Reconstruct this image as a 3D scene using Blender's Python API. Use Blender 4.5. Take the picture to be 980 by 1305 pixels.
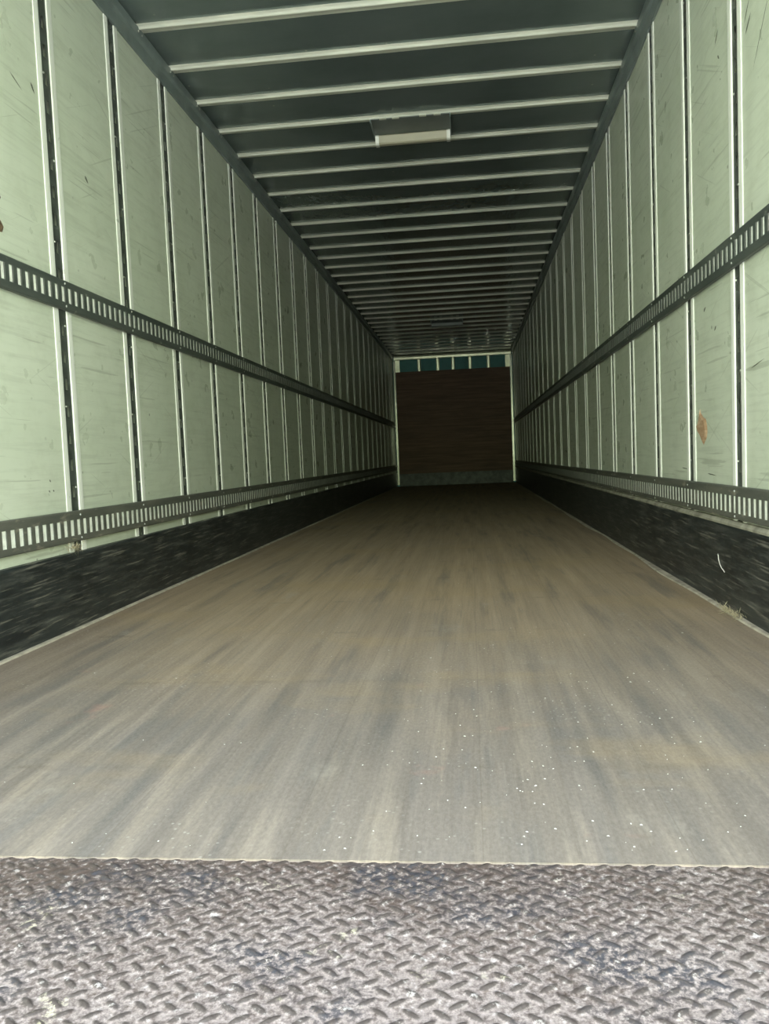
import bpy, bmesh, math, random
from mathutils import Matrix, Vector
import numpy as np

for o in list(bpy.data.objects):
    bpy.data.objects.remove(o)
S = bpy.context.scene
C = S.collection
random.seed(7)

# ------------------------------------------------------------------ camera
cd = bpy.data.cameras.new('camera')
cam = bpy.data.objects.new('camera', cd)
C.objects.link(cam)
RX, UP, FW = ((0.99354, 0.10557, -0.04172), (0.03434, 0.07074, 0.99690), (-0.10820, 0.99189, -0.06666))
m = Matrix(((RX[0], UP[0], -FW[0], 0), (RX[1], UP[1], -FW[1], 0), (RX[2], UP[2], -FW[2], 0), (0, 0, 0, 1)))
cam.matrix_world = Matrix.Translation((0, 0, 0.6124)) @ m
cd.sensor_fit = 'VERTICAL'
cd.sensor_height = 36.0
cd.lens = 1023.8 / 1305 * 36.0
cd.clip_start = 0.05
S.camera = cam

# ------------------------------------------------------------------ daylight outside the open rear end
W = bpy.data.worlds.new('daylight')
S.world = W
W.use_nodes = True
nt = W.node_tree
nt.nodes.clear()
wo = nt.nodes.new('ShaderNodeOutputWorld')
bg = nt.nodes.new('ShaderNodeBackground')
tc = nt.nodes.new('ShaderNodeTexCoord')
sp = nt.nodes.new('ShaderNodeSeparateXYZ')
nz = nt.nodes.new('ShaderNodeTexNoise')
nz.inputs['Scale'].default_value = 9.0
nz.inputs['Detail'].default_value = 5.0
ad = nt.nodes.new('ShaderNodeMath'); ad.operation = 'MULTIPLY_ADD'
rp = nt.nodes.new('ShaderNodeValToRGB')
rp.color_ramp.interpolation = 'LINEAR'
els = rp.color_ramp.elements
els[0].position = 0.00; els[0].color = (0.85, 1.00, 0.66, 1)
els[1].position = 1.00; els[1].color = (0.62, 0.80, 1.00, 1)
for pos, col in ((0.12, (0.86, 1.02, 0.62, 1)), (0.30, (1.00, 1.15, 0.78, 1)), (0.40, (1.35, 1.38, 1.36, 1)), (0.7, (0.80, 0.86, 0.92, 1))):
    e = els.new(pos); e.color = col
nt.links.new(tc.outputs['Generated'], sp.inputs[0])
nt.links.new(tc.outputs['Generated'], nz.inputs['Vector'])
nt.links.new(nz.outputs['Fac'], ad.inputs[0])
ad.inputs[1].default_value = 0.12
nt.links.new(sp.outputs['Z'], ad.inputs[2])
nt.links.new(ad.outputs[0], rp.inputs['Fac'])
nt.links.new(rp.outputs['Color'], bg.inputs['Color'])
bg.inputs['Strength'].default_value = 1.0
nt.links.new(bg.outputs[0], wo.inputs[0])

sd = bpy.data.lights.new('sun', 'SUN')
sd.energy = 3.2
sd.angle = math.radians(0.6)
sd.color = (1.0, 0.97, 0.92)
sun = bpy.data.objects.new('sun', sd)
C.objects.link(sun)
sun.rotation_euler = Vector((-0.55, -0.25, -0.80)).to_track_quat('-Z', 'Y').to_euler()

pd = bpy.data.lights.new('rear_opening_portal', 'AREA')
pd.shape = 'RECTANGLE'; pd.size = 2.5; pd.size_y = 2.75
pd.cycles.is_portal = True
pl = bpy.data.objects.new('rear_opening_portal', pd)
C.objects.link(pl)
pl.location = (-0.307, 0.70, 1.376)
pl.rotation_euler = Vector((0, 1, 0)).to_track_quat('-Z', 'Z').to_euler()

vs = S.view_settings
vs.view_transform = 'Standard'
vs.look = 'None'
vs.gamma = 1.0
vs.use_curve_mapping = False
vs.exposure = 2.8
S.cycles.max_bounces = 16
S.cycles.diffuse_bounces = 2
S.cycles.glossy_bounces = 6
S.cycles.use_denoising = True
S.cycles.sample_clamp_indirect = 8.0

# ------------------------------------------------------------------ measures (metres)
XL, XR = -1.557, 0.943          # lining surfaces
H = 2.752                       # roof sheet
Y0, YT, YE = 0.70, 1.179, 16.99  # rear sill, floor start, front end

# ------------------------------------------------------------------ materials
class NB:
    """small node builder"""
    def __init__(s, name, rough=0.5, metal=0.0, spec=0.5):
        s.m = bpy.data.materials.new(name); s.m.use_nodes = True
        s.t = s.m.node_tree; s.n = s.t.nodes
        s.b = s.n['Principled BSDF']
        s.b.inputs['Roughness'].default_value = rough
        s.b.inputs['Metallic'].default_value = metal
        s.b.inputs['Specular IOR Level'].default_value = spec
        s.tc = s.n.new('ShaderNodeTexCoord')
        s.oi = s.n.new('ShaderNodeObjectInfo')
        off = s.n.new('ShaderNodeVectorMath'); off.operation = 'SCALE'
        off.inputs[0].default_value = (13.7, 29.1, 41.3)
        s.t.links.new(s.oi.outputs['Random'], off.inputs['Scale'])
        ad = s.n.new('ShaderNodeVectorMath'); ad.operation = 'ADD'
        s.t.links.new(s.tc.outputs['Object'], ad.inputs[0])
        s.t.links.new(off.outputs[0], ad.inputs[1])
        s.co = s.tc.outputs['Object']
        s.rco = ad.outputs[0]
    def link(s, a, b): s.t.links.new(a, b)
    def put(s, sock, v):
        if isinstance(v, bpy.types.NodeSocket): s.link(v, sock)
        elif isinstance(v, (tuple, list)) and len(v) == 3 and sock.type == 'RGBA': sock.default_value = (*v, 1)
        else: sock.default_value = v
    def map(s, scale=(1, 1, 1), rot=(0, 0, 0), co=None):
        n = s.n.new('ShaderNodeMapping')
        s.link(co or s.co, n.inputs['Vector'])
        # rotate first, then stretch
        if any(rot):
            r = s.n.new('ShaderNodeVectorRotate'); r.rotation_type = 'EULER_XYZ'
            r.inputs['Rotation'].default_value = rot
            s.link(co or s.co, r.inputs['Vector']); s.link(r.outputs[0], n.inputs['Vector'])
        n.inputs['Scale'].default_value = scale
        return n.outputs[0]
    def noise(s, vec, scale=1, detail=4, rough=0.55):
        n = s.n.new('ShaderNodeTexNoise')
        s.link(vec, n.inputs['Vector'])
        n.inputs['Scale'].default_value = scale; n.inputs['Detail'].default_value = detail
        n.inputs['Roughness'].default_value = rough
        return n.outputs['Fac']
    def ramp(s, fac, a, b, lo=0.0, hi=1.0):
        n = s.n.new('ShaderNodeMapRange')
        n.inputs['From Min'].default_value = a; n.inputs['From Max'].default_value = b
        n.inputs['To Min'].default_value = lo; n.inputs['To Max'].default_value = hi
        s.link(fac, n.inputs['Value']); return n.outputs[0]
    def math(s, op, a, b=0.0):
        n = s.n.new('ShaderNodeMath'); n.operation = op
        s.put(n.inputs[0], a); s.put(n.inputs[1], b); return n.outputs[0]
    def mix(s, f, a, b, mode='MIX'):
        n = s.n.new('ShaderNodeMix'); n.data_type = 'RGBA'; n.blend_type = mode
        s.put(n.inputs[0], f); s.put(n.inputs[6], a); s.put(n.inputs[7], b); return n.outputs[2]
    def xyz(s, vec):
        n = s.n.new('ShaderNodeSeparateXYZ'); s.link(vec, n.inputs[0]); return n.outputs
    def voro(s, vec, scale):
        n = s.n.new('ShaderNodeTexVoronoi'); s.link(vec, n.inputs['Vector']); n.inputs['Scale'].default_value = scale
        return n.outputs
    def bump(s, h, strength=0.3, dist=0.002):
        n = s.n.new('ShaderNodeBump'); n.inputs['Strength'].default_value = strength
        n.inputs['Distance'].default_value = dist; s.link(h, n.inputs['Height'])
        s.link(n.outputs[0], s.b.inputs['Normal'])
    def col(s, c): s.put(s.b.inputs['Base Color'], c)
    def rough(s, r): s.put(s.b.inputs['Roughness'], r)

def simple(name, col, rough=0.5, metal=0.0, spec=0.5, var=0.15, scale=6.0):
    k = NB(name, rough, metal, spec)
    f = k.noise(k.map((1, 1, 1), co=k.rco), scale, 4)
    k.col(k.mix(k.ramp(f, 0.3, 0.7), tuple(c * (1 - var) for c in col), tuple(min(1, c * (1 + var)) for c in col)))
    return k.m

def mat_lining():
    k = NB('painted_lining', 0.34, 0, 0.5)
    base = k.mix(k.ramp(k.noise(k.map((1, 0.7, 1.4)), 1.6, 3), 0.3, 0.7), (0.55, 0.605, 0.49), (0.62, 0.665, 0.555))
    grain = k.noise(k.map((1, 2.6, 48)), 1.0, 6, 0.68)
    base = k.mix(k.math('MULTIPLY', k.ramp(grain, 0.48, 0.70), 0.32), base, (0.30, 0.33, 0.26))
    vert = k.noise(k.map((1, 9, 0.15)), 1.0, 3, 0.5)
    base = k.mix(k.math('MULTIPLY', k.ramp(vert, 0.45, 0.75), 0.15), base, (0.40, 0.42, 0.33))
    mot = k.noise(k.map((1, 9, 14)), 1.0, 5, 0.65)
    base = k.mix(k.ramp(mot, 0.5, 0.75, 0, 0.30), base, (0.36, 0.39, 0.29))
    # long thin hairline cracks, level and slanting
    for rot, sc, th, am in (((0, 0, 0), (1, 1.3, 45), 0.665, 0.35), ((0.45, 0, 0), (1, 0.9, 55), 0.69, 0.28), ((-0.45, 0, 0), (1, 0.9, 55), 0.69, 0.28)):
        f = k.noise(k.map(sc, rot), 1.3, 3, 0.45)
        base = k.mix(k.math('MULTIPLY', k.ramp(f, th, th + 0.02), am), base, (0.20, 0.22, 0.16))
    # small dents and specks
    v = k.voro(k.map((7, 7, 7)), 1.0)
    gate = k.ramp(k.noise(k.map((1, 2, 2)), 2.0, 2), 0.5, 0.58)
    dot = k.math('MULTIPLY', k.ramp(v['Distance'], 0.03, 0.06, 1, 0), gate)
    base = k.mix(k.math('MULTIPLY', dot, 0.7), base, (0.07, 0.08, 0.05))
    k.col(base)
    k.rough(k.ramp(k.noise(k.map((1, 3, 3)), 3.0, 3), 0.3, 0.7, 0.26, 0.42))
    k.bump(k.noise(k.map((1, 3, 30)), 1.0, 3), 0.08, 0.002)
    return k.m

def mat_pale_metal():
    k = NB('pale_aluminium', 0.42, 0.0, 0.35)
    f = k.noise(k.map((30, 30, 1.2), co=k.rco), 1.0, 4)
    g = k.noise(k.map((25, 25, 25), co=k.rco), 1.0, 3)
    c = k.mix(k.ramp(f, 0.35, 0.7), (0.82, 0.84, 0.78), (0.68, 0.70, 0.64))
    c = k.mix(k.ramp(g, 0.68, 0.76, 0, 0.6), c, (0.25, 0.26, 0.22))
    k.col(c)
    return k.m

def mat_bar():
    return simple('bare_zinc', (0.84, 0.87, 0.80), 0.45, 0.0, 0.5, 0.15, 40)

def mat_dark_steel():
    k = NB('dark_painted_steel', 0.45, 0.2, 0.5)
    f = k.noise(k.map((6, 2, 18), co=k.rco), 1.0, 5, 0.6)
    g = k.noise(k.map((20, 14, 20), co=k.rco), 1.0, 4)
    c = k.mix(k.ramp(f, 0.35, 0.72), (0.058, 0.072, 0.066), (0.105, 0.12, 0.105))
    c = k.mix(k.ramp(g, 0.66, 0.76, 0, 0.7), c, (0.34, 0.35, 0.30))
    k.col(c)
    return k.m

def mat_lower_rail():
    k = NB('worn_rail_steel', 0.45, 0.2, 0.5)
    f = k.noise(k.map((6, 3, 24), co=k.rco), 1.0, 5, 0.6)
    g = k.noise(k.map((20, 9, 30), co=k.rco), 1.0, 4)
    c = k.mix(k.ramp(f, 0.35, 0.72), (0.095, 0.103, 0.09), (0.165, 0.165, 0.138))
    c = k.mix(k.ramp(g, 0.60, 0.74, 0, 0.7), c, (0.40, 0.36, 0.29))
    k.col(c)
    return k.m

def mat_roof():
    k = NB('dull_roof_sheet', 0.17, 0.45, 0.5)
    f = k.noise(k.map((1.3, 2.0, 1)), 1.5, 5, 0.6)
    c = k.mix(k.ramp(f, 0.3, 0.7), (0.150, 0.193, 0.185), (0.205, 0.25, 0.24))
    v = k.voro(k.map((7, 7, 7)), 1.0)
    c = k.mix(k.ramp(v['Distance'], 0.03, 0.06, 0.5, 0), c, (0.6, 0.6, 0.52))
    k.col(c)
    w = k.noise(k.map((3.0, 1.2, 1)), 2.0, 3, 0.5)
    k.bump(w, 0.5, 0.012)
    return k.m

def mat_bow():
    k = NB('zinc_roof_bow', 0.55, 0.0, 0.25)
    f = k.noise(k.map((3, 30, 30), co=k.rco), 1.0, 4)
    k.col(k.mix(k.ramp(f, 0.35, 0.7), (0.66, 0.68, 0.57), (0.45, 0.47, 0.40)))
    k.bump(k.noise(k.map((9, 2, 2), co=k.rco), 1.0, 2), 0.2, 0.004)
    return k.m

def mat_scuff():
    k = NB('black_scuff_plate', 0.42, 0.1, 0.5)
    a = k.noise(k.map((1, 3.0, 40), (0.012, 0, 0)), 1.0, 7, 0.7)
    b = k.noise(k.map((1, 3.5, 90), (-0.02, 0, 0)), 1.0, 6, 0.65)
    d = k.noise(k.map((1, 2.5, 7)), 1.4, 5, 0.6)
    c = k.mix(k.ramp(d, 0.4, 0.72), (0.012, 0.016, 0.0175), (0.033, 0.040, 0.041))
    c = k.mix(k.ramp(a, 0.49, 0.70, 0, 0.8), c, (0.10, 0.105, 0.098))
    c = k.mix(k.ramp(b, 0.55, 0.66, 0, 0.65), c, (0.23, 0.22, 0.19))
    k.col(c)
    k.bump(a, 0.15, 0.003)
    return k.m

def mat_floor():
    k = NB('worn_timber_floor', 0.62, 0.0, 0.35)
    X, Y, Z = k.xyz(k.co)[:3]
    # strips of laminated hardwood, each with its own tint
    strip = k.math('FLOOR', k.math('MULTIPLY', X, 1 / 0.038))
    cell = k.n.new('ShaderNodeTexWhiteNoise'); cell.noise_dimensions = '1D'
    k.link(strip, cell.inputs['W'])
    streak = k.noise(k.map((18, 0.8, 1)), 1.0, 6, 0.62)
    fine = k.noise(k.map((120, 2.2, 1)), 1.0, 5, 0.65)
    blot = k.noise(k.map((1.2, 0.8, 1)), 1.3, 5, 0.6)
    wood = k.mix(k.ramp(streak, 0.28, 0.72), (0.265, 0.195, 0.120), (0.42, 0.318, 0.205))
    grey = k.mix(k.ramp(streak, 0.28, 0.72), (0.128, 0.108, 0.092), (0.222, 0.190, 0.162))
    # weathered grey to brown inward; grey painted darker, wood lighter, to ease light falloff
    wea_falloff = k.ramp(k.math('ADD', Y, k.math('MULTIPLY', k.math('SUBTRACT', blot, 0.5), 2.6)), 1.7, 3.6, 1, 0)
    c = k.mix(wea_falloff, wood, grey)
    bei = k.noise(k.map((11, 1.1, 1)), 1.3, 5, 0.6)
    c = k.mix(k.math('MULTIPLY', k.ramp(bei, 0.52, 0.66, 0, 0.45), wea_falloff), c, (0.36, 0.30, 0.23))
    c = k.mix(k.math('MULTIPLY', k.ramp(bei, 0.34, 0.46, 0.42, 0), wea_falloff), c, (0.105, 0.105, 0.105))
    c = k.mix(k.ramp(cell.outputs['Value'], 0, 1, 0, 0.22), c, (0.20, 0.165, 0.125))
    c = k.mix(k.ramp(fine, 0.5, 0.72, 0, 0.4), c, (0.12, 0.10, 0.08))
    c = k.mix(k.ramp(fine, 0.28, 0.42, 0.2, 0), c, (0.34, 0.30, 0.245))
    # dark drag marks and tyre-black blots
    drag = k.noise(k.map((7, 0.6, 1)), 1.5, 4, 0.6)
    c = k.mix(k.ramp(drag, 0.54, 0.68, 0, 0.55), c, (0.085, 0.082, 0.08))
    tan = k.noise(k.map((0.8, 1.6, 1)), 1.1, 4, 0.6)
    c = k.mix(k.ramp(tan, 0.52, 0.68, 0, 0.4), c, (0.34, 0.245, 0.12))
    pale = k.noise(k.map((3, 1.4, 1)), 1.7, 5, 0.7)
    c = k.mix(k.ramp(pale, 0.60, 0.72, 0, 0.4), c, (0.34, 0.31, 0.26))
    # faint rows of screws over the cross members and board joints
    cross = k.math('ABSOLUTE', k.math('SUBTRACT', k.math('FRACT', k.math('MULTIPLY', Y, 1 / 0.62)), 0.5))
    rowm = k.math('MULTIPLY', k.ramp(cross, 0.0, 0.035, 1, 0), k.ramp(k.noise(k.map((9, 3, 1)), 1.0, 3), 0.5, 0.65))
    c = k.mix(k.math('MULTIPLY', rowm, 0.45), c, (0.12, 0.095, 0.07))
    joint = k.math('ABSOLUTE', k.math('SUBTRACT', k.math('FRACT', k.math('MULTIPLY', k.math('ADD', X, 0.157), 1 / 0.3125)), 0.5))
    c = k.mix(k.ramp(joint, 0.0, 0.006, 0.4, 0), c, (0.10, 0.08, 0.06))
    # reddish paint rubs and pale grit
    red = k.noise(k.map((2.2, 2.2, 1)), 2.0, 4)
    c = k.mix(k.math('MULTIPLY', k.ramp(red, 0.66, 0.74, 0, 0.5), wea_falloff), c, (0.34, 0.18, 0.14))
    v = k.voro(k.map((55, 55, 1)), 1.0)
    grit = k.math('MULTIPLY', k.ramp(v['Distance'], 0.10, 0.2, 1, 0), k.ramp(k.noise(k.map((2, 2, 1)), 1.5, 3), 0.5, 0.62))
    c = k.mix(k.math('MULTIPLY', grit, 0.5), c, (0.45, 0.43, 0.38))
    iso = k.noise(k.map((150, 70, 1)), 1.0, 6, 0.75)
    c = k.mix(k.ramp(iso, 0.38, 0.62, 0, 1), k.mix(0.16, c, (0.07, 0.065, 0.06)), k.mix(0.10, c, (0.50, 0.45, 0.38)))
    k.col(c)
    k.bump(fine, 0.25, 0.002)
    return k.m

def mat_tread():
    k = NB('rusty_tread_plate', 0.5, 0.1, 0.5)
    at = k.n.new('ShaderNodeAttribute'); at.attribute_name = 'lug'
    lug = at.outputs['Fac']
    big = k.noise(k.map((2.6, 3.2, 1)), 1.0, 4, 0.6)
    mid = k.noise(k.map((28, 28, 1)), 1.0, 5, 0.7)
    fine = k.noise(k.map((170, 170, 1)), 1.0, 4, 0.7)
    X, Y, Z = k.xyz(k.co)[:3]
    spk = k.noise(k.map((85, 85, 1)), 1.0, 6, 0.75)
    pale = k.mix(k.ramp(fine, 0.35, 0.65), (0.345, 0.288, 0.268), (0.170, 0.138, 0.128))
    rust = k.mix(k.ramp(mid, 0.3, 0.7), (0.045, 0.031, 0.026), (0.105, 0.074, 0.062))
    # dirt lies thick against the floor edge and thins towards the open end
    f = k.math('ADD', k.math('MULTIPLY', big, 1.0), k.math('MULTIPLY', spk, 2.2))
    f = k.math('ADD', f, k.math('MULTIPLY', k.math('SUBTRACT', Y, 0.98), 1.1))
    c = k.mix(k.ramp(f, 1.42, 1.92), pale, rust)
    c = k.mix(k.ramp(lug, 0.10, 0.5, 0, 0.84), c, (0.048, 0.037, 0.033))
    sh = k.math('MULTIPLY', k.ramp(spk, 0.36, 0.44, 1, 0), k.ramp(mid, 0.45, 0.58))
    c = k.mix(k.math('MULTIPLY', sh, 0.8), c, (0.52, 0.48, 0.455))
    blue = k.noise(k.map((4.5, 6, 1)), 1.0, 4, 0.6)
    bl = k.math('MULTIPLY', k.ramp(blue, 0.50, 0.62), k.ramp(spk, 0.46, 0.56))
    c = k.mix(k.math('MULTIPLY', bl, 0.75), c, (0.035, 0.040, 0.055))
    yel = k.noise(k.map((5, 6, 1)), 1.7, 4)
    c = k.mix(k.math('MULTIPLY', k.ramp(yel, 0.62, 0.70), k.ramp(spk, 0.40, 0.48, 1, 0)), c, (0.50, 0.46, 0.31))
    k.col(c)
    k.rough(k.ramp(mid, 0.3, 0.7, 0.38, 0.65))
    k.bump(fine, 0.6, 0.0015)
    return k.m

def mat_ply():
    k = NB('brown_plywood', 0.6, 0.0, 0.4)
    g = k.noise(k.map((0.9, 1, 16), co=k.rco), 1.5, 6, 0.65)
    d = k.noise(k.map((1.4, 1, 5), co=k.rco), 1.1, 4)
    c = k.mix(k.ramp(g, 0.3, 0.7), (0.085, 0.045, 0.027), (0.20, 0.115, 0.07))
    c = k.mix(k.ramp(d, 0.5, 0.7, 0, 0.6), c, (0.07, 0.042, 0.028))
    k.col(c)
    return k.m

M = dict(lining=mat_lining(), pale=mat_pale_metal(), bar=mat_bar(), steel=mat_dark_steel(), lrail=mat_lower_rail(), roof=mat_roof(),
         bow=mat_bow(), scuff=mat_scuff(), floor=mat_floor(), tread=mat_tread(), ply=mat_ply(),
         slot=simple('slot_back_steel', (0.045, 0.05, 0.042), 0.6), skin=simple('wall_skin', (0.05, 0.058, 0.05), 0.6), recess=simple('recess_steel', (0.055, 0.066, 0.058), 0.5, 0.2, var=0.5, scale=18),
         toprail=simple('grey_top_rail', (0.20, 0.245, 0.235), 0.40, 0.2, var=0.2), teal=simple('teal_front_sheet', (0.05, 0.24, 0.235), 0.5),
         rivet=simple('zinc_rivet', (0.42, 0.44, 0.40), 0.35, 0.4), lens=simple('cream_diffuser', (0.42, 0.40, 0.30), 0.4, var=0.05),
         lampbody=simple('lamp_housing', (0.14, 0.16, 0.15), 0.5, 0.2), chrome=simple('bright_corner_trim', (0.46, 0.47, 0.41), 0.2, 0.85),
         frontpost=simple('pale_front_post', (0.80, 0.81, 0.62), 0.35, 0.75), edge=simple('dusty_edge', (0.38, 0.345, 0.275), 0.7, var=0.3, scale=20),
         ground=simple('pale_yard', (0.50, 0.49, 0.46), 0.9, var=0.2, scale=1.5), wood=None, straw=simple('frayed_straw', (0.42, 0.37, 0.25), 0.8, var=0.4, scale=60),
         chip=simple('white_chip', (0.62, 0.61, 0.56), 0.6, var=0.05), mark=simple('dark_mark', (0.10, 0.11, 0.08), 0.6, var=0.4, scale=50),
         rustm=simple('rust_hole', (0.13, 0.085, 0.05), 0.7, var=0.5, scale=80), ledge=simple('grimy_ledge', (0.27, 0.26, 0.21), 0.6, var=0.4, scale=14))
def mat_bare():
    k = NB('bare_wood', 0.7)
    g = k.noise(k.map((10, 14, 60)), 1.0, 5, 0.65)
    k.col(k.mix(k.ramp(g, 0.3, 0.7), (0.27, 0.15, 0.075), (0.54, 0.39, 0.26)))
    return k.m
M['wood'] = mat_bare()

# ------------------------------------------------------------------ mesh helpers
def mesh_obj(name, verts, faces, mats, parent=None, mi=None, smooth=False, loc=None):
    me = bpy.data.meshes.new(name)
    me.from_pydata(verts, [], faces)
    for mm in (mats if isinstance(mats, (list, tuple)) else [mats]):
        me.materials.append(mm)
    if mi:
        me.polygons.foreach_set('material_index', mi)
    bm = bmesh.new(); bm.from_mesh(me)
    bmesh.ops.recalc_face_normals(bm, faces=bm.faces)
    bm.to_mesh(me); bm.free()
    if smooth:
        me.polygons.foreach_set('use_smooth', [True] * len(me.polygons))
    o = bpy.data.objects.new(name, me)
    C.objects.link(o)
    if parent: o.parent = parent
    if loc: o.location = loc
    return o

def box(name, x0, x1, y0, y1, z0, z1, mat, parent=None, bevel=0.0, loc=None):
    bm = bmesh.new()
    bmesh.ops.create_cube(bm, size=1)
    for v in bm.verts:
        v.co = Vector((x0 + (v.co.x + .5) * (x1 - x0), y0 + (v.co.y + .5) * (y1 - y0), z0 + (v.co.z + .5) * (z1 - z0)))
    if bevel:
        bmesh.ops.bevel(bm, geom=bm.edges[:], offset=bevel, segments=2, affect='EDGES', profile=0.6)
    me = bpy.data.meshes.new(name); bm.to_mesh(me); bm.free()
    me.materials.append(mat)
    o = bpy.data.objects.new(name, me); C.objects.link(o)
    if parent: o.parent = parent
    if loc: o.location = loc
    return o

def extrude(name, prof, axis, a, b, mat, parent=None, mats_of=None, loc=None, closed=True, smooth=False):
    """extrude a closed 2-D outline along an axis; prof in the two other axes"""
    n = len(prof); vs = []
    for t in (a, b):
        for p in prof:
            vs.append((p[0], t, p[1]) if axis == 'y' else ((t, p[0], p[1]) if axis == 'x' else (p[0], p[1], t)))
    fs = [(i, (i + 1) % n, n + (i + 1) % n, n + i) for i in range(n)]
    fs += [tuple(range(n)), tuple(range(n, 2 * n))]
    return mesh_obj(name, vs, fs, mat, parent, smooth=smooth, loc=loc)

def empty(name, loc=(0, 0, 0)):
    o = bpy.data.objects.new(name, None); C.objects.link(o); o.location = loc; o.empty_display_size = 0.1
    return o

def tag(o, label, cat, group=None, kind=None):
    o['label'] = label; o['category'] = cat
    if group: o['group'] = group
    if kind: o['kind'] = kind
    return o

def struct(o): o['kind'] = 'structure'; return o

def dup(root, loc):
    r = root.copy(); C.objects.link(r); r.location = loc
    for ch in list(root.children):
        c = ch.copy(); C.objects.link(c); c.parent = r
        for g in list(ch.children):
            d = g.copy(); C.objects.link(d); d.parent = c
    return r

ONES = 'first second third fourth fifth sixth seventh eighth ninth tenth eleventh twelfth thirteenth fourteenth fifteenth sixteenth seventeenth eighteenth nineteenth'.split()
TENS = {20: 'twentieth', 30: 'thirtieth', 40: 'fortieth'}
def nth(i):
    if i < 20: return ONES[i - 1]
    if i in TENS: return TENS[i]
    return {2: 'twenty', 3: 'thirty', 4: 'forty'}[i // 10] + '-' + ONES[i % 10 - 1]

# ================================================================== SETTING
struct(box('ground', -60, 60, -60, 60, -1.35, -1.25, M['ground']))

# floor of the trailer, deep enough to show its cut rear edge
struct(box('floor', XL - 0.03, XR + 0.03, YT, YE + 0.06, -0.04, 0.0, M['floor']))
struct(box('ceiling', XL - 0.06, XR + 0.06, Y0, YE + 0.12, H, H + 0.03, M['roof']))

LPOST = [3.02 + 0.6195 * k for k in range(23)]
RPOST = [2.949 + 0.6150 * k for k in range(23)]
POSTW = 0.070   # half width of a post over its flanges
GAP = 0.045     # half width of the gap between lining panels

def side_wall(side):
    left = side == 'left'
    X = XL if left else XR
    s = 1 if left else -1      # inward direction
    wx = sorted((X - s * 0.034, X - s * 0.060))
    w = struct(box('wall_' + side, wx[0], wx[1], Y0, YE + 0.12, -0.10, H, M['skin']))
    ys = [y for y in ((LPOST if left else RPOST))]
    first = ys[0]
    pre = [first - 0.6175 * k for k in (3, 2, 1)]
    allp = [p for p in pre if p > Y0 + 0.1] + ys
    edges = [Y0] + allp + [YE + 0.03]
    for i in range(len(edges) - 1):
        a = edges[i] + (GAP if i else 0.0); b = edges[i + 1] - (GAP if i + 1 < len(edges) - 1 else 0.0)
        if b - a < 0.03: continue
        xx = sorted((X, X - s * 0.033))
        box('lining_panel', xx[0], xx[1], a, b, -0.06, 2.70, M['lining'], w)
    return w, [p for p in pre if p > Y0 + 0.1]
wall_l, pre_l = side_wall('left')
wall_r, pre_r = side_wall('right')
wall_f = struct(box('wall_front', XL - 0.06, XR + 0.06, YE + 0.075, YE + 0.10, -0.10, H, M['teal']))

# ------------------------------------------------------------------ wall posts: slotted recess between two pale flanges
def make_post(s, nriv=0):
    """s = inward x direction; local origin at the lining surface, floor level"""
    root = empty('wall_post')
    z0, z1 = 0.03, 2.665
    # slotted strip with real holes
    yc = [-0.036, -0.008, 0.008, 0.036]
    zs = [z0]; z = z0 + 0.06
    while z < z1 - 0.05:
        zs += [z, z + 0.045]; z += 0.105
    zs.append(z1)
    vs = [(-s * 0.0012, y, zz) for zz in zs for y in yc]
    fs = []
    for i in range(len(zs) - 1):
        for j in range(3):
            if j == 1 and i % 2 == 1: continue
            a = i * 4 + j; fs.append((a, a + 1, a + 5, a + 4))
    mesh_obj('slotted_strip', vs, fs, M['recess'], root)
    for sg in (-1, 1):
        # flange lapping the panel edge, with a return down into the recess
        pr = [(s * 0.0002, sg * 0.068), (s * 0.0035, sg * 0.067), (s * 0.0045, sg * 0.050), (s * 0.004, sg * 0.034), (-s * 0.0022, sg * 0.0315), (-s * 0.0026, sg * 0.035), (s * 0.0002, sg * 0.038)]
        extrude('flange', pr, 'z', z0, z1, M['pale'], root)
    for k in range(nriv):
        bm = bmesh.new()
        bmesh.ops.create_uvsphere(bm, u_segments=8, v_segments=5, radius=0.0045)
        me = bpy.data.meshes.new('rivet'); bm.to_mesh(me); bm.free(); me.materials.append(M['rivet'])
        o = bpy.data.objects.new('rivet', me); C.objects.link(o); o.parent = root
        o.location = (-s * 0.0008, (-1) ** k * 0.018, 0.55 + 0.315 * k)
    return root

for side, s, X, ys, pre in (('left', 1, XL, LPOST, pre_l), ('right', -1, XR, RPOST, pre_r)):
    near = make_post(s, 7)
    far = make_post(s, 0)
    for i, y in enumerate(ys):
        src = near if i < 6 else far
        if i in (0, 6):
            o = src; o.location = (X, y, 0)
        else:
            o = dup(src, (X, y, 0))
        tag(o, 'slotted wall post with pale flanges on the %s wall, %s back from the open end' % (side, nth(i + 1)), 'wall post', 'posts along the %s wall' % side)
    for y in pre:   # posts outside the picture belong to the shell
        n = len([q for q in bpy.data.objects if q.name.startswith('trim_')])
        t = struct(empty('trim_%d' % (n + 1), (X, y, 0)))
        for ch in list(far.children):
            c = ch.copy(); C.objects.link(c); c.parent = t

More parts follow.
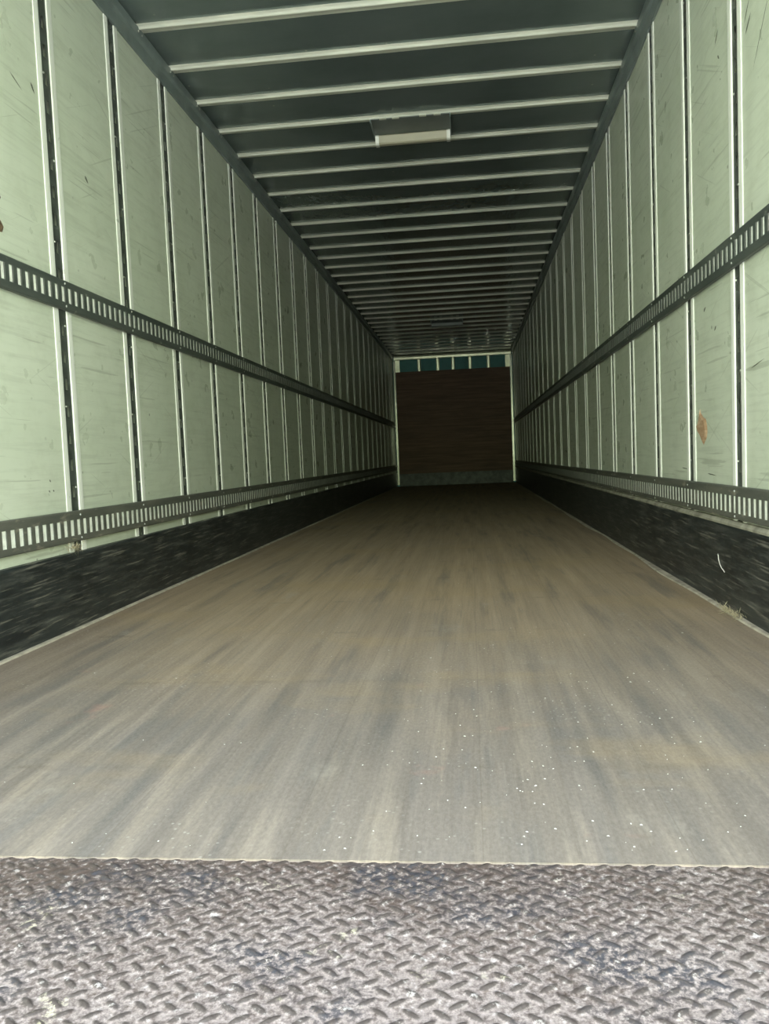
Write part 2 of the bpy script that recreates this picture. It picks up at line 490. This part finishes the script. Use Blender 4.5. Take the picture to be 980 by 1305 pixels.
# ------------------------------------------------------------------ slotted cargo rails
def make_rail(s, z0, z1, fb, ft, mat, bolts, depth=0.0045, bw=0.0268):
    """fb / ft = height of the lower / upper band"""
    root = empty('slotted_cargo_rail', (XL if s == 1 else XR, 0, 0))
    pitch = 0.0508
    u = 0.020
    za, zb = z0 + fb, z1 - ft
    vs, fs, mi = [], [], []
    cols = []
    y = Y0 + 0.03
    n = int((YE - 0.02 - y) / pitch)
    def P(uu, yy, zz): vs.append((s * uu, yy, zz)); return len(vs) - 1
    prev = None
    for i in range(n):
        yy = y + i * pitch
        jit = random.uniform(-0.0012, 0.0012)
        st = [yy + jit, yy + 0.0012 + jit, yy + bw - 0.0012 + jit, yy + bw + jit]
        for k, sy in enumerate(st):
            col = dict(k=k, y=sy)
            col['top0'] = P(0.0048, sy, z1); col['top1'] = P(u - 0.003, sy, z1); col['top2'] = P(u, sy, z1 - 0.004)
            col['b'] = P(u, sy, zb); col['a'] = P(u, sy, za)
            col['bot2'] = P(u, sy, z0 + 0.004); col['bot1'] = P(u - 0.003, sy, z0); col['bot0'] = P(0.0048, sy, z0)
            col['bi'] = P(u - depth, sy, zb); col['ai'] = P(u - depth, sy, za)
            if prev:
                p = prev
                for q0, q1 in (('top0', 'top1'), ('top1', 'top2'), ('top2', 'b'), ('a', 'bot2'), ('bot2', 'bot1'), ('bot1', 'bot0')):
                    fs.append((p[q0], col[q0], col[q1], p[q1])); mi.append(0)
                seg = k  # segment ending in this column
                if seg == 1:    # near flank of the web between slots
                    fs.append((p['bi'], col['b'], col['a'], p['ai'])); mi.append(2)
                    fs.append((p['bi'], p['b'], col['b'])); mi.append(0); fs.append((p['ai'], col['a'], p['a'])); mi.append(0)
                elif seg == 2:
                    fs.append((p['b'], col['b'], col['a'], p['a'])); mi.append(0)
                elif seg == 3:
                    fs.append((p['b'], col['bi'], col['ai'], p['a'])); mi.append(2)
                    fs.append((p['b'], col['b'], col['bi'])); mi.append(0); fs.append((p['a'], col['ai'], col['a'])); mi.append(0)
                else:           # the slot
                    fs.append((p['bi'], col['bi'], col['ai'], p['ai'])); mi.append(1)
                    fs.append((p['b'], col['b'], col['bi'], p['bi'])); mi.append(0)
                    fs.append((p['ai'], col['ai'], col['a'], p['a'])); mi.append(0)
            prev = col
    mesh_obj('rail_strip', vs, fs, [mat, M['bar'], M['slot']], root, mi)
    for yb in bolts:
        for zz in (z0 + fb * 0.5, z1 - ft * 0.5):
            bm = bmesh.new()
            bmesh.ops.create_cone(bm, cap_ends=True, segments=8, radius1=0.005, radius2=0.0035, depth=0.003)
            bmesh.ops.rotate(bm, verts=bm.verts, matrix=Matrix.Rotation(s * math.pi / 2, 3, 'Y'))
            me = bpy.data.meshes.new('bolt'); bm.to_mesh(me); bm.free(); me.materials.append(M['rivet'])
            o = bpy.data.objects.new('bolt', me); C.objects.link(o); o.parent = root
            o.location = (s * (u + 0.001), yb, zz)
    return root
tag(make_rail(1, 1.238, 1.352, 0.029, 0.026, M['steel'], LPOST[:8]), 'dark upper cargo rail with a row of vertical slots, on the left wall', 'cargo rail', 'upper cargo rails')
tag(make_rail(-1, 1.222, 1.334, 0.029, 0.026, M['steel'], RPOST[:8]), 'dark upper cargo rail with a row of vertical slots, on the right wall', 'cargo rail', 'upper cargo rails')
tag(make_rail(1, 0.338, 0.458, 0.025, 0.034, M['lrail'], LPOST[:8], 0.0030, 0.0250), 'worn lower cargo rail with close slots above the left black kick plate', 'cargo rail', 'lower cargo rails')
tag(make_rail(-1, 0.345, 0.462, 0.022, 0.034, M['lrail'], RPOST[:8], 0.0022, 0.0250), 'worn lower cargo rail with close slots above the right black kick plate', 'cargo rail', 'lower cargo rails')

# ------------------------------------------------------------------ roof bows
BOWS = [3.915 + 0.4205 * k for k in range(31)]
def bow_mesh():
    t = 0.0015
    prof = [(-0.030, H - 0.001), (-0.026, H - 0.003), (-0.021, H - 0.006), (-0.0175, H - 0.010), (-0.016, H - 0.0165), (-0.013, H - 0.0185), (-0.006, H - 0.0185),
            (0.002, H - 0.015), (0.026, H - 0.005), (0.052, H - 0.003), (0.052, H + 0.0005), (-0.030, H + 0.0005)]
    o = extrude('roof_bow', prof, 'x', XL + 0.020, XR - 0.020, M['bow'])
    return o
bow0 = bow_mesh()
for i, y in enumerate(BOWS):
    o = bow0 if i == 0 else bow0.copy()
    if i: C.objects.link(o)
    o.location = (0, y, 0)
    tag(o, 'pressed metal roof bow across the ceiling, %s one back from the open end' % nth(i + 1), 'roof bow', 'roof bows across the ceiling')
for k in range(1, 8):
    n = len([q for q in bpy.data.objects if q.name.startswith('trim_') and q.parent is None])
    o = bow0.copy(); o.name = 'trim_%d' % (n + 1); C.objects.link(o); o.location = (0, BOWS[0] - 0.4205 * k, 0)
    for key in ('label', 'category', 'group'): del o[key]
    struct(o)

# ------------------------------------------------------------------ top rails along the wall heads
for side, s, X in (('left', 1, XL), ('right', -1, XR)):
    root = empty('top_rail', (X, 0, 0))
    prof = [(-s * 0.001, 2.640), (s * 0.012, 2.638), (s * 0.0145, 2.642), (s * 0.018, 2.690), (s * 0.030, 2.697), (s * 0.033, 2.702), (s * 0.034, 2.742), (s * 0.026, H - 0.002), (-s * 0.001, H - 0.002)]
    extrude('rail_body', prof, 'y', Y0, YE, M['toprail'], root)
    for y in BOWS[:8]:
        for dy in (-0.022, 0.022):
            bm = bmesh.new(); bmesh.ops.create_uvsphere(bm, u_segments=8, v_segments=5, radius=0.005)
            me = bpy.data.meshes.new('rivet'); bm.to_mesh(me); bm.free(); me.materials.append(M['rivet'])
            o = bpy.data.objects.new('rivet', me); C.objects.link(o); o.parent = root
            o.location = (s * 0.0335, y + dy, 2.722)
    tag(root, 'long grey metal top rail where the %s wall meets the ceiling' % side, 'top rail', 'top rails')

# ------------------------------------------------------------------ black kick plates and the floor edge beside them
def kick(side):
    s = 1 if side == 'left' else -1
    X = XL if s == 1 else XR
    top = 0.298 if s == 1 else 0.322
    root = empty('kick_plate', (X, 0, 0))
    n = 160; ys = [Y0 + (YE - 0.02 - Y0) * i / n for i in range(n + 1)]
    prof = [(0.001, 0.001), (0.016, 0.001), (0.0165, 0.09), (0.0155, 0.18), (0.0165, top - 0.012), (0.013, top - 0.003), (0.001, top)]
    vs, fs = [], []; k = len(prof)
    for y in ys:
        w = 0.0035 * math.sin(y * 2.3 + (0 if s == 1 else 1.3)) * math.sin(y * 0.9)
        for j, (u, z) in enumerate(prof):
            uu = u + (w if 0 < j < k - 1 else 0)
            vs.append((s * uu, y, z))
    for i in range(n):
        for j in range(k):
            a = i * k + j; b = i * k + (j + 1) % k
            fs.append((a, b, b + k, a + k))
    fs += [tuple(range(k)), tuple(range(n * k, n * k + k))]
    mesh_obj('plate', vs, fs, M['scuff'], root, smooth=False)
    if s == -1:
        pr = [(-0.001, top - 0.001), (-0.018, top - 0.006), (-0.019, top + 0.002), (-0.010, top + 0.013), (-0.001, top + 0.016)]
        extrude('top_ledge', pr, 'y', Y0, YE - 0.02, M['ledge'], root)
        # one curled pale scratch standing off the black face
        pts = [(3.155, 0.196), (3.150, 0.178), (3.135, 0.160), (3.112, 0.147), (3.090, 0.142), (3.080, 0.137)]
        vs2, fs2 = [], []
        for i, (y, z) in enumerate(pts):
            w = 0.0030 * (1 - 0.5 * i / 5)
            vs2 += [(-0.0172, y - w, z - w), (-0.0196, y, z), (-0.0172, y + w, z + w)]
        for i in range(len(pts) - 1):
            for j in range(2):
                a = i * 3 + j; fs2.append((a, a + 1, a + 4, a + 3))
        o = mesh_obj('scratch', vs2, fs2, M['chip'], root); o['label'] = 'curled pale scratch'
    tag(root, 'black scuffed kick plate along the foot of the %s wall' % side, 'kick plate', 'kick plates')
kick('left'); kick('right')

def edge_trim(name, s, X):
    n = 220; vs, fs = [], []
    for i in range(n + 1):
        y = YT + 0.002 + (YE - 0.05 - YT) * (i / n) ** 1.3
        if s == 1: w = 0.034 + 0.002 * math.sin(y * 5)
        else: w = 0.036 + 0.010 * math.sin(y * 1.9 + 0.6) + 0.006 * math.sin(y * 5.1)
        vs += [(X + s * 0.010, y, 0.0005), (X + s * 0.010, y, 0.007), (X + s * (w - 0.004), y, 0.006), (X + s * w, y, 0.0005)]
    for i in range(n):
        for j in range(3):
            a = i * 4 + j; fs.append((a, a + 1, a + 5, a + 4))
    return struct(mesh_obj(name, vs, fs, M['edge']))
nt_ = len([q for q in bpy.data.objects if q.name.startswith('trim_') and q.parent is None])
edge_trim('baseboard_left', 1, XL)
edge_trim('baseboard_right', -1, XR)

# ------------------------------------------------------------------ tread plate sill at the open end
def tread_plate():
    res = 0.0025
    x0, x1, y0, y1 = XL + 0.002, XR - 0.002, Y0, YT - 0.001
    nx = int((x1 - x0) / res) + 1; ny = int((y1 - y0) / res) + 1
    gx = np.linspace(x0, x1, nx); gy = np.linspace(y0, y1, ny)
    GX, GY = np.meshgrid(gx, gy)
    p = 0.0345
    h = np.zeros_like(GX)
    rng = np.random.default_rng(3)
    for ang, ox, oy in ((math.radians(38), 0.0, 0.0), (math.radians(-38), 0.5, 0.5)):
        u = GX / p - ox; v = GY / p - oy
        for di in (0,):
            iu = np.round(u); iv = np.round(v)
            dx = (u - iu) * p; dy = (v - iv) * p
            c, sn = math.cos(ang), math.sin(ang)
            a = (dx * c + dy * sn) / 0.0150; b = (-dx * sn + dy * c) / 0.0048
            r2 = a * a + b * b
            wear = 0.75 + 0.35 * np.sin(iu * 12.9898 + iv * 78.233) ** 2
            h = np.maximum(h, np.clip(1 - r2, 0, 1) ** 0.7 * wear)
    zz = -0.0032 + h * 0.0026 + 0.0006 * np.sin(GX * 9) * np.sin(GY * 13)
    vs = np.stack([GX.ravel(), GY.ravel(), zz.ravel()], 1)
    me = bpy.data.meshes.new('tread_plate_sill')
    nv = nx * ny
    idx = np.arange(nv).reshape(ny, nx)
    q = np.stack([idx[:-1, :-1], idx[:-1, 1:], idx[1:, 1:], idx[1:, :-1]], -1).reshape(-1, 4)
    # a folded-down rear lip closes the plate
    me.vertices.add(nv + nx); co = np.concatenate([vs, np.stack([gx, np.full(nx, y0), np.full(nx, -0.09)], 1)])
    me.vertices.foreach_set('co', co.ravel())
    lip = np.stack([nv + np.arange(nx - 1), nv + np.arange(1, nx), idx[0, 1:], idx[0, :-1]], -1)
    q = np.concatenate([q, lip]); nf = len(q)
    me.loops.add(nf * 4); me.polygons.add(nf)
    me.loops.foreach_set('vertex_index', q.ravel().astype(np.int32))
    me.polygons.foreach_set('loop_start', np.arange(0, nf * 4, 4, dtype=np.int32))
    me.polygons.foreach_set('loop_total', np.full(nf, 4, dtype=np.int32))
    me.polygons.foreach_set('use_smooth', np.ones(nf, dtype=bool))
    at = me.attributes.new('lug', 'FLOAT', 'POINT')
    at.data.foreach_set('value', np.concatenate([h.ravel(), np.zeros(nx)]).astype(np.float32))
    me.update(calc_edges=True); me.validate()
    me.materials.append(M['tread'])
    o = bpy.data.objects.new('tread_plate_sill', me); C.objects.link(o)
    return o
tag(tread_plate(), 'rusty diamond tread steel plate in front of the timber floor edge', 'tread plate')

# ------------------------------------------------------------------ front end: header, posts, plywood, kick plate
YF = YE
hb = extrude('header_beam', [(YF + 0.070, 2.655), (YF - 0.020, 2.655), (YF - 0.030, 2.660), (YF - 0.031, 2.700), (YF - 0.024, 2.738), (YF + 0.00, 2.748), (YF + 0.070, 2.748)], 'x', XL + 0.037, XR - 0.037, M['frontpost'])
tag(hb, 'pale header beam across the top of the far front wall', 'header beam')
def front_post(w, d):
    prof = [(-w * 0.5 - 0.010, YF + 0.070), (-w * 0.5 - 0.010, YF + 0.066), (-w * 0.5, YF + 0.062), (-w * 0.5 + 0.008, YF + 0.062 - d), (w * 0.5 - 0.008, YF + 0.062 - d), (w * 0.5, YF + 0.062), (w * 0.5 + 0.010, YF + 0.066), (w * 0.5 + 0.010, YF + 0.070)]
    return extrude('front_post', prof, 'z', 0.02, 2.652, M['frontpost'])
fp0 = front_post(0.056, 0.040)
where = ('left of centre, nearest the left corner', 'second from the left', 'middle one of five', 'second from the right', 'nearest the right corner')
for i, x in enumerate((-1.000, -0.606, -0.288, 0.065, 0.445)):
    o = fp0 if i == 0 else fp0.copy()
    if i: C.objects.link(o)
    o.location = (x, 0, 0)
    tag(o, 'pale front wall post showing above the brown plywood, %s' % ('leftmost of the five' if i == 0 else 'rightmost of the five' if i == 4 else where[i] + ('' if i == 2 else ' of the five')), 'wall post', 'posts above the plywood on the front wall')
for side, s, X in (('left', 1, XL), ('right', -1, XR)):
    r = empty('corner_post', (X, YF, 0))
    box('post_face', *sorted((s * 0.02, s * 0.15)), 0.031, 0.06, 2.40, 2.652, M['frontpost'], r, 0.004)
    prof = [(s * 0.0185, -0.024), (s * 0.020, -0.027), (s * 0.058, -0.027), (s * 0.060, -0.025), (s * 0.060, -0.006), (s * 0.060, 0.030), (s * 0.0185, 0.030)]
    extrude('corner_trim', prof, 'z', 0.03, 2.652, M['chrome'], r, smooth=False)
    tag(r, 'pale metal corner post with bright trim at the far %s corner' % side, 'corner post', 'corner posts of the front wall')
pw = empty('plywood_bulkhead', (0, YF, 0))
for z0, z1, dy in ((0.215, 0.92, 0.0), (0.920, 1.376, 0.003), (1.376, 2.400, -0.002)):
    box('board', XL + 0.064, XR - 0.064, -0.014 + dy, 0.012 + dy, z0, z1, M['ply'], pw, 0.003)
tag(pw, 'dark brown plywood boards lining the far front wall', 'plywood bulkhead')
fk = extrude('front_kick_plate', [(YF - 0.018, 0.002), (YF - 0.030, 0.006), (YF - 0.026, 0.20), (YF - 0.018, 0.262), (YF - 0.0165, 0.262), (YF - 0.0165, 0.002)], 'x', XL + 0.064, XR - 0.064, simple('grey_kick_plate', (0.075, 0.085, 0.08), 0.5, 0.1, var=0.6, scale=9))
tag(fk, 'scuffed grey metal kick plate below the plywood at the far end', 'kick plate')

# ------------------------------------------------------------------ ceiling lamps between the bows
def make_lamp():
    r = empty('ceiling_lamp', (-0.300, BOWS[3], H - 0.020))
    # folded mounting tray
    t = extrude('mounting_tray', [(-0.020, 0.0), (-0.020, -0.006), (0.245, -0.012), (0.262, -0.020), (0.262, 0.0)], 'x', -0.245, 0.245, M['lampbody'], r)
    for sg in (-1, 1):
        x = sorted((sg * 0.245, sg * 0.252))
        box('side_flange', x[0], x[1], -0.025, 0.275, -0.024, 0.0, M['toprail'], r, 0.001)
    d = extrude('diffuser', [(0.206, -0.012), (0.198, -0.020), (0.204, -0.062), (0.214, -0.070), (0.250, -0.068), (0.258, -0.020), (0.250, -0.012)], 'x', -0.222, 0.222, M['lens'], r)
    for sg in (-1, 1):
        x = sorted((sg * 0.221, sg * 0.244))
        extrude('end_cap', [(0.204, -0.011), (0.195, -0.020), (0.201, -0.066), (0.212, -0.074), (0.252, -0.072), (0.262, -0.020), (0.252, -0.011)], 'x', x[0], x[1], M['pale'], r)
    for sx in (-0.17, -0.09, 0.08, 0.17):
        b = box('bracket', sx - 0.022, sx + 0.022, -0.035, -0.012, -0.008, 0.002, M['bow'], r, 0.001)
    return r
lamp = make_lamp()
tag(lamp, 'ceiling lamp with a cream diffuser strip, hung between the near roof bows', 'ceiling lamp', 'ceiling lamps')
l2 = dup(lamp, (-0.290, BOWS[21], H - 0.020))
for ch in l2.children:
    if ch.name.startswith('diffuser') or ch.name.startswith('end_cap'):
        ch.data = ch.data.copy(); ch.data.materials[0] = M['lampbody']
tag(l2, 'small dark ceiling lamp far back near the plywood end wall', 'ceiling lamp', 'ceiling lamps')

# ------------------------------------------------------------------ marks on the lining
def blob(name, wall, X, s, pts, mat, lift=0.0012, label=None):
    """irregular raised flake: outline (y, z) with a domed middle"""
    n = len(pts); cy = sum(p[0] for p in pts) / n; cz = sum(p[1] for p in pts) / n
    vs = [(X + s * 0.0003, y, z) for y, z in pts]
    vs += [(X + s * lift, cy + (y - cy) * 0.75, cz + (z - cz) * 0.75) for y, z in pts]
    vs.append((X + s * lift * 1.2, cy, cz))
    fs = [(i, (i + 1) % n, n + (i + 1) % n, n + i) for i in range(n)] + [(n + i, n + (i + 1) % n, 2 * n) for i in range(n)]
    o = mesh_obj(name, vs, fs, mat, wall)
    if label: o['label'] = label
    return o
blob('bare_wood_patch', wall_r, XR, -1, [(3.430, 0.762), (3.424, 0.745), (3.405, 0.735), (3.380, 0.722), (3.352, 0.716), (3.338, 0.694), (3.330, 0.665), (3.342, 0.640), (3.366, 0.626), (3.385, 0.612), (3.402, 0.622), (3.425, 0.642), (3.447, 0.656), (3.480, 0.672), (3.492, 0.690), (3.472, 0.702), (3.452, 0.722)], M['wood'], 0.0058, 'orange-brown bare wood patch beside the second post')
blob('rust_hole', wall_l, XL, 1, [(2.60, 1.475), (2.64, 1.472), (2.655, 1.455), (2.645, 1.435), (2.62, 1.430), (2.60, 1.445)], M['rustm'])
blob('rust_hole', wall_l, XL, 1, [(2.60, 1.568), (2.64, 1.566), (2.650, 1.552), (2.64, 1.538), (2.61, 1.536)], M['rustm'])
def stroke(wall, X, s, y0, z0, y1, z1, w=0.004):
    w *= 0.6
    dy, dz = y1 - y0, z1 - z0; L = math.hypot(dy, dz); ny, nz = -dz / L * w, dy / L * w
    pts = [(y0, z0), (y0 + dy * .3 + ny, z0 + dz * .3 + nz), (y0 + dy * .7 + ny * .7, z0 + dz * .7 + nz * .7), (y1, z1), (y0 + dy * .65 - ny * .8, z0 + dz * .65 - nz * .8), (y0 + dy * .25 - ny, z0 + dz * .25 - nz)]
    blob('scuff_mark', wall, X, s, pts, M['mark'], 0.0008)
for a in ((2.90, 2.045, 2.925, 2.01, .010), (2.76, 2.02, 2.84, 1.985, .005), (3.29, 1.84, 3.32, 1.815, .012), (2.84, 0.585, 2.85, 0.575, .006), (2.83, 0.545, 2.84, 0.538, .006), (2.86, 0.545, 2.87, 0.54, .006)):
    stroke(wall_l, XL, 1, *a)
for a in ((2.855, 1.985, 2.800, 2.045, .006), (2.845, 1.945, 2.790, 1.990, .010), (2.78, 1.80, 2.62, 1.98, .003), (3.17, 2.07, 3.13, 2.11, .008), (3.14, 2.02, 3.12, 2.00, .008), (3.53, 1.73, 3.545, 1.70, .012),
          (3.36, 1.14, 3.33, 1.155, .010), (3.20, 1.06, 3.225, 1.045, .009), (3.34, 0.498, 3.22, 0.492, .0035), (3.73, 0.515, 3.62, 0.51, .0035), (2.83, 0.86, 2.70, 0.88, .003)):
    stroke(wall_r, XR, -1, *a)

# ------------------------------------------------------------------ loose bits
def chips():
    bm = bmesh.new(); rnd = random.Random(11)
    for i in range(300):
        if i < 190: x = rnd.gauss(0.16, 0.22); y = YT + 0.03 + abs(rnd.gauss(0, 0.75))
        else: x = rnd.uniform(-1.3, 0.7); y = YT + 0.03 + rnd.random() ** 2 * 3.5
        if not (XL + 0.08 < x < XR - 0.08): continue
        r = rnd.uniform(0.0005, 0.0015) * (1.5 if rnd.random() < 0.06 else 1)
        n = rnd.choice((4, 5, 6)); a0 = rnd.uniform(0, 6.28); el = rnd.uniform(1, 2.4)
        ring = []
        for k in range(n):
            a = 6.283 * k / n; px, py = math.cos(a) * r * el, math.sin(a) * r
            ring.append(bm.verts.new((x + px * math.cos(a0) - py * math.sin(a0), y + px * math.sin(a0) + py * math.cos(a0), 0.0002)))
        top = bm.verts.new((x, y, 0.0004 + r * 0.7))
        for k in range(n): bm.faces.new((ring[k], ring[(k + 1) % n], top))
    me = bpy.data.meshes.new('grit_chips'); bm.to_mesh(me); bm.free(); me.materials.append(M['chip'])
    o = bpy.data.objects.new('grit_chips', me); C.objects.link(o); return o
tag(chips(), 'tiny white chips and grit scattered on the timber floor', 'grit', kind='stuff')

def fibres(name, cx, cy, cz, n, spread, length, dirv, seed):
    bm = bmesh.new(); rnd = random.Random(seed)
    for i in range(n):
        p = Vector((cx + rnd.gauss(0, spread[0]), cy + rnd.gauss(0, spread[1]), cz + abs(rnd.gauss(0, spread[2]))))
        d = Vector(dirv) + Vector((rnd.gauss(0, .4), rnd.gauss(0, .6), rnd.gauss(0, .45)))
        d.normalize(); L = length * rnd.uniform(0.4, 1.2); w = rnd.uniform(0.0006, 0.0016)
        sd_ = d.cross(Vector((0.3, 0.2, 1))).normalized() * w; up = d.cross(sd_).normalized() * w
        pts = []
        for k in range(4):
            q = p + d * L * k / 3 + Vector((0, 0, -0.25 * L * (k / 3) ** 2))
            q.z = max(q.z, 0.008); q.x = min(max(q.x, XL + 0.024), XR - 0.026)
            f = 1 - 0.25 * k
            pts.append([bm.verts.new(q + sd_ * f), bm.verts.new(q + up * f), bm.verts.new(q - sd_ * f)])
        for k in range(3):
            for j in range(3):
                a, b = pts[k], pts[k + 1]
                bm.faces.new((a[j], a[(j + 1) % 3], b[(j + 1) % 3], b[j]))
    me = bpy.data.meshes.new(name); bm.to_mesh(me); bm.free(); me.materials.append(M['straw'])
    o = bpy.data.objects.new(name, me); C.objects.link(o); return o
tag(fibres('frayed_fibre', XR - 0.040, 2.93, 0.012, 200, (0.006, 0.06, 0.006), 0.028, (-0.2, 0.6, 0.3), 5), 'frayed straw-coloured fibre tuft at the foot of the right kick plate', 'fibre', kind='stuff')
tag(fibres('frayed_scrap', XL + 0.028, 2.93, 0.315, 90, (0.004, 0.030, 0.010), 0.030, (0.3, -0.4, 0.1), 6), 'frayed pale scrap caught under the lower rail at the first left post', 'fibre', kind='stuff')
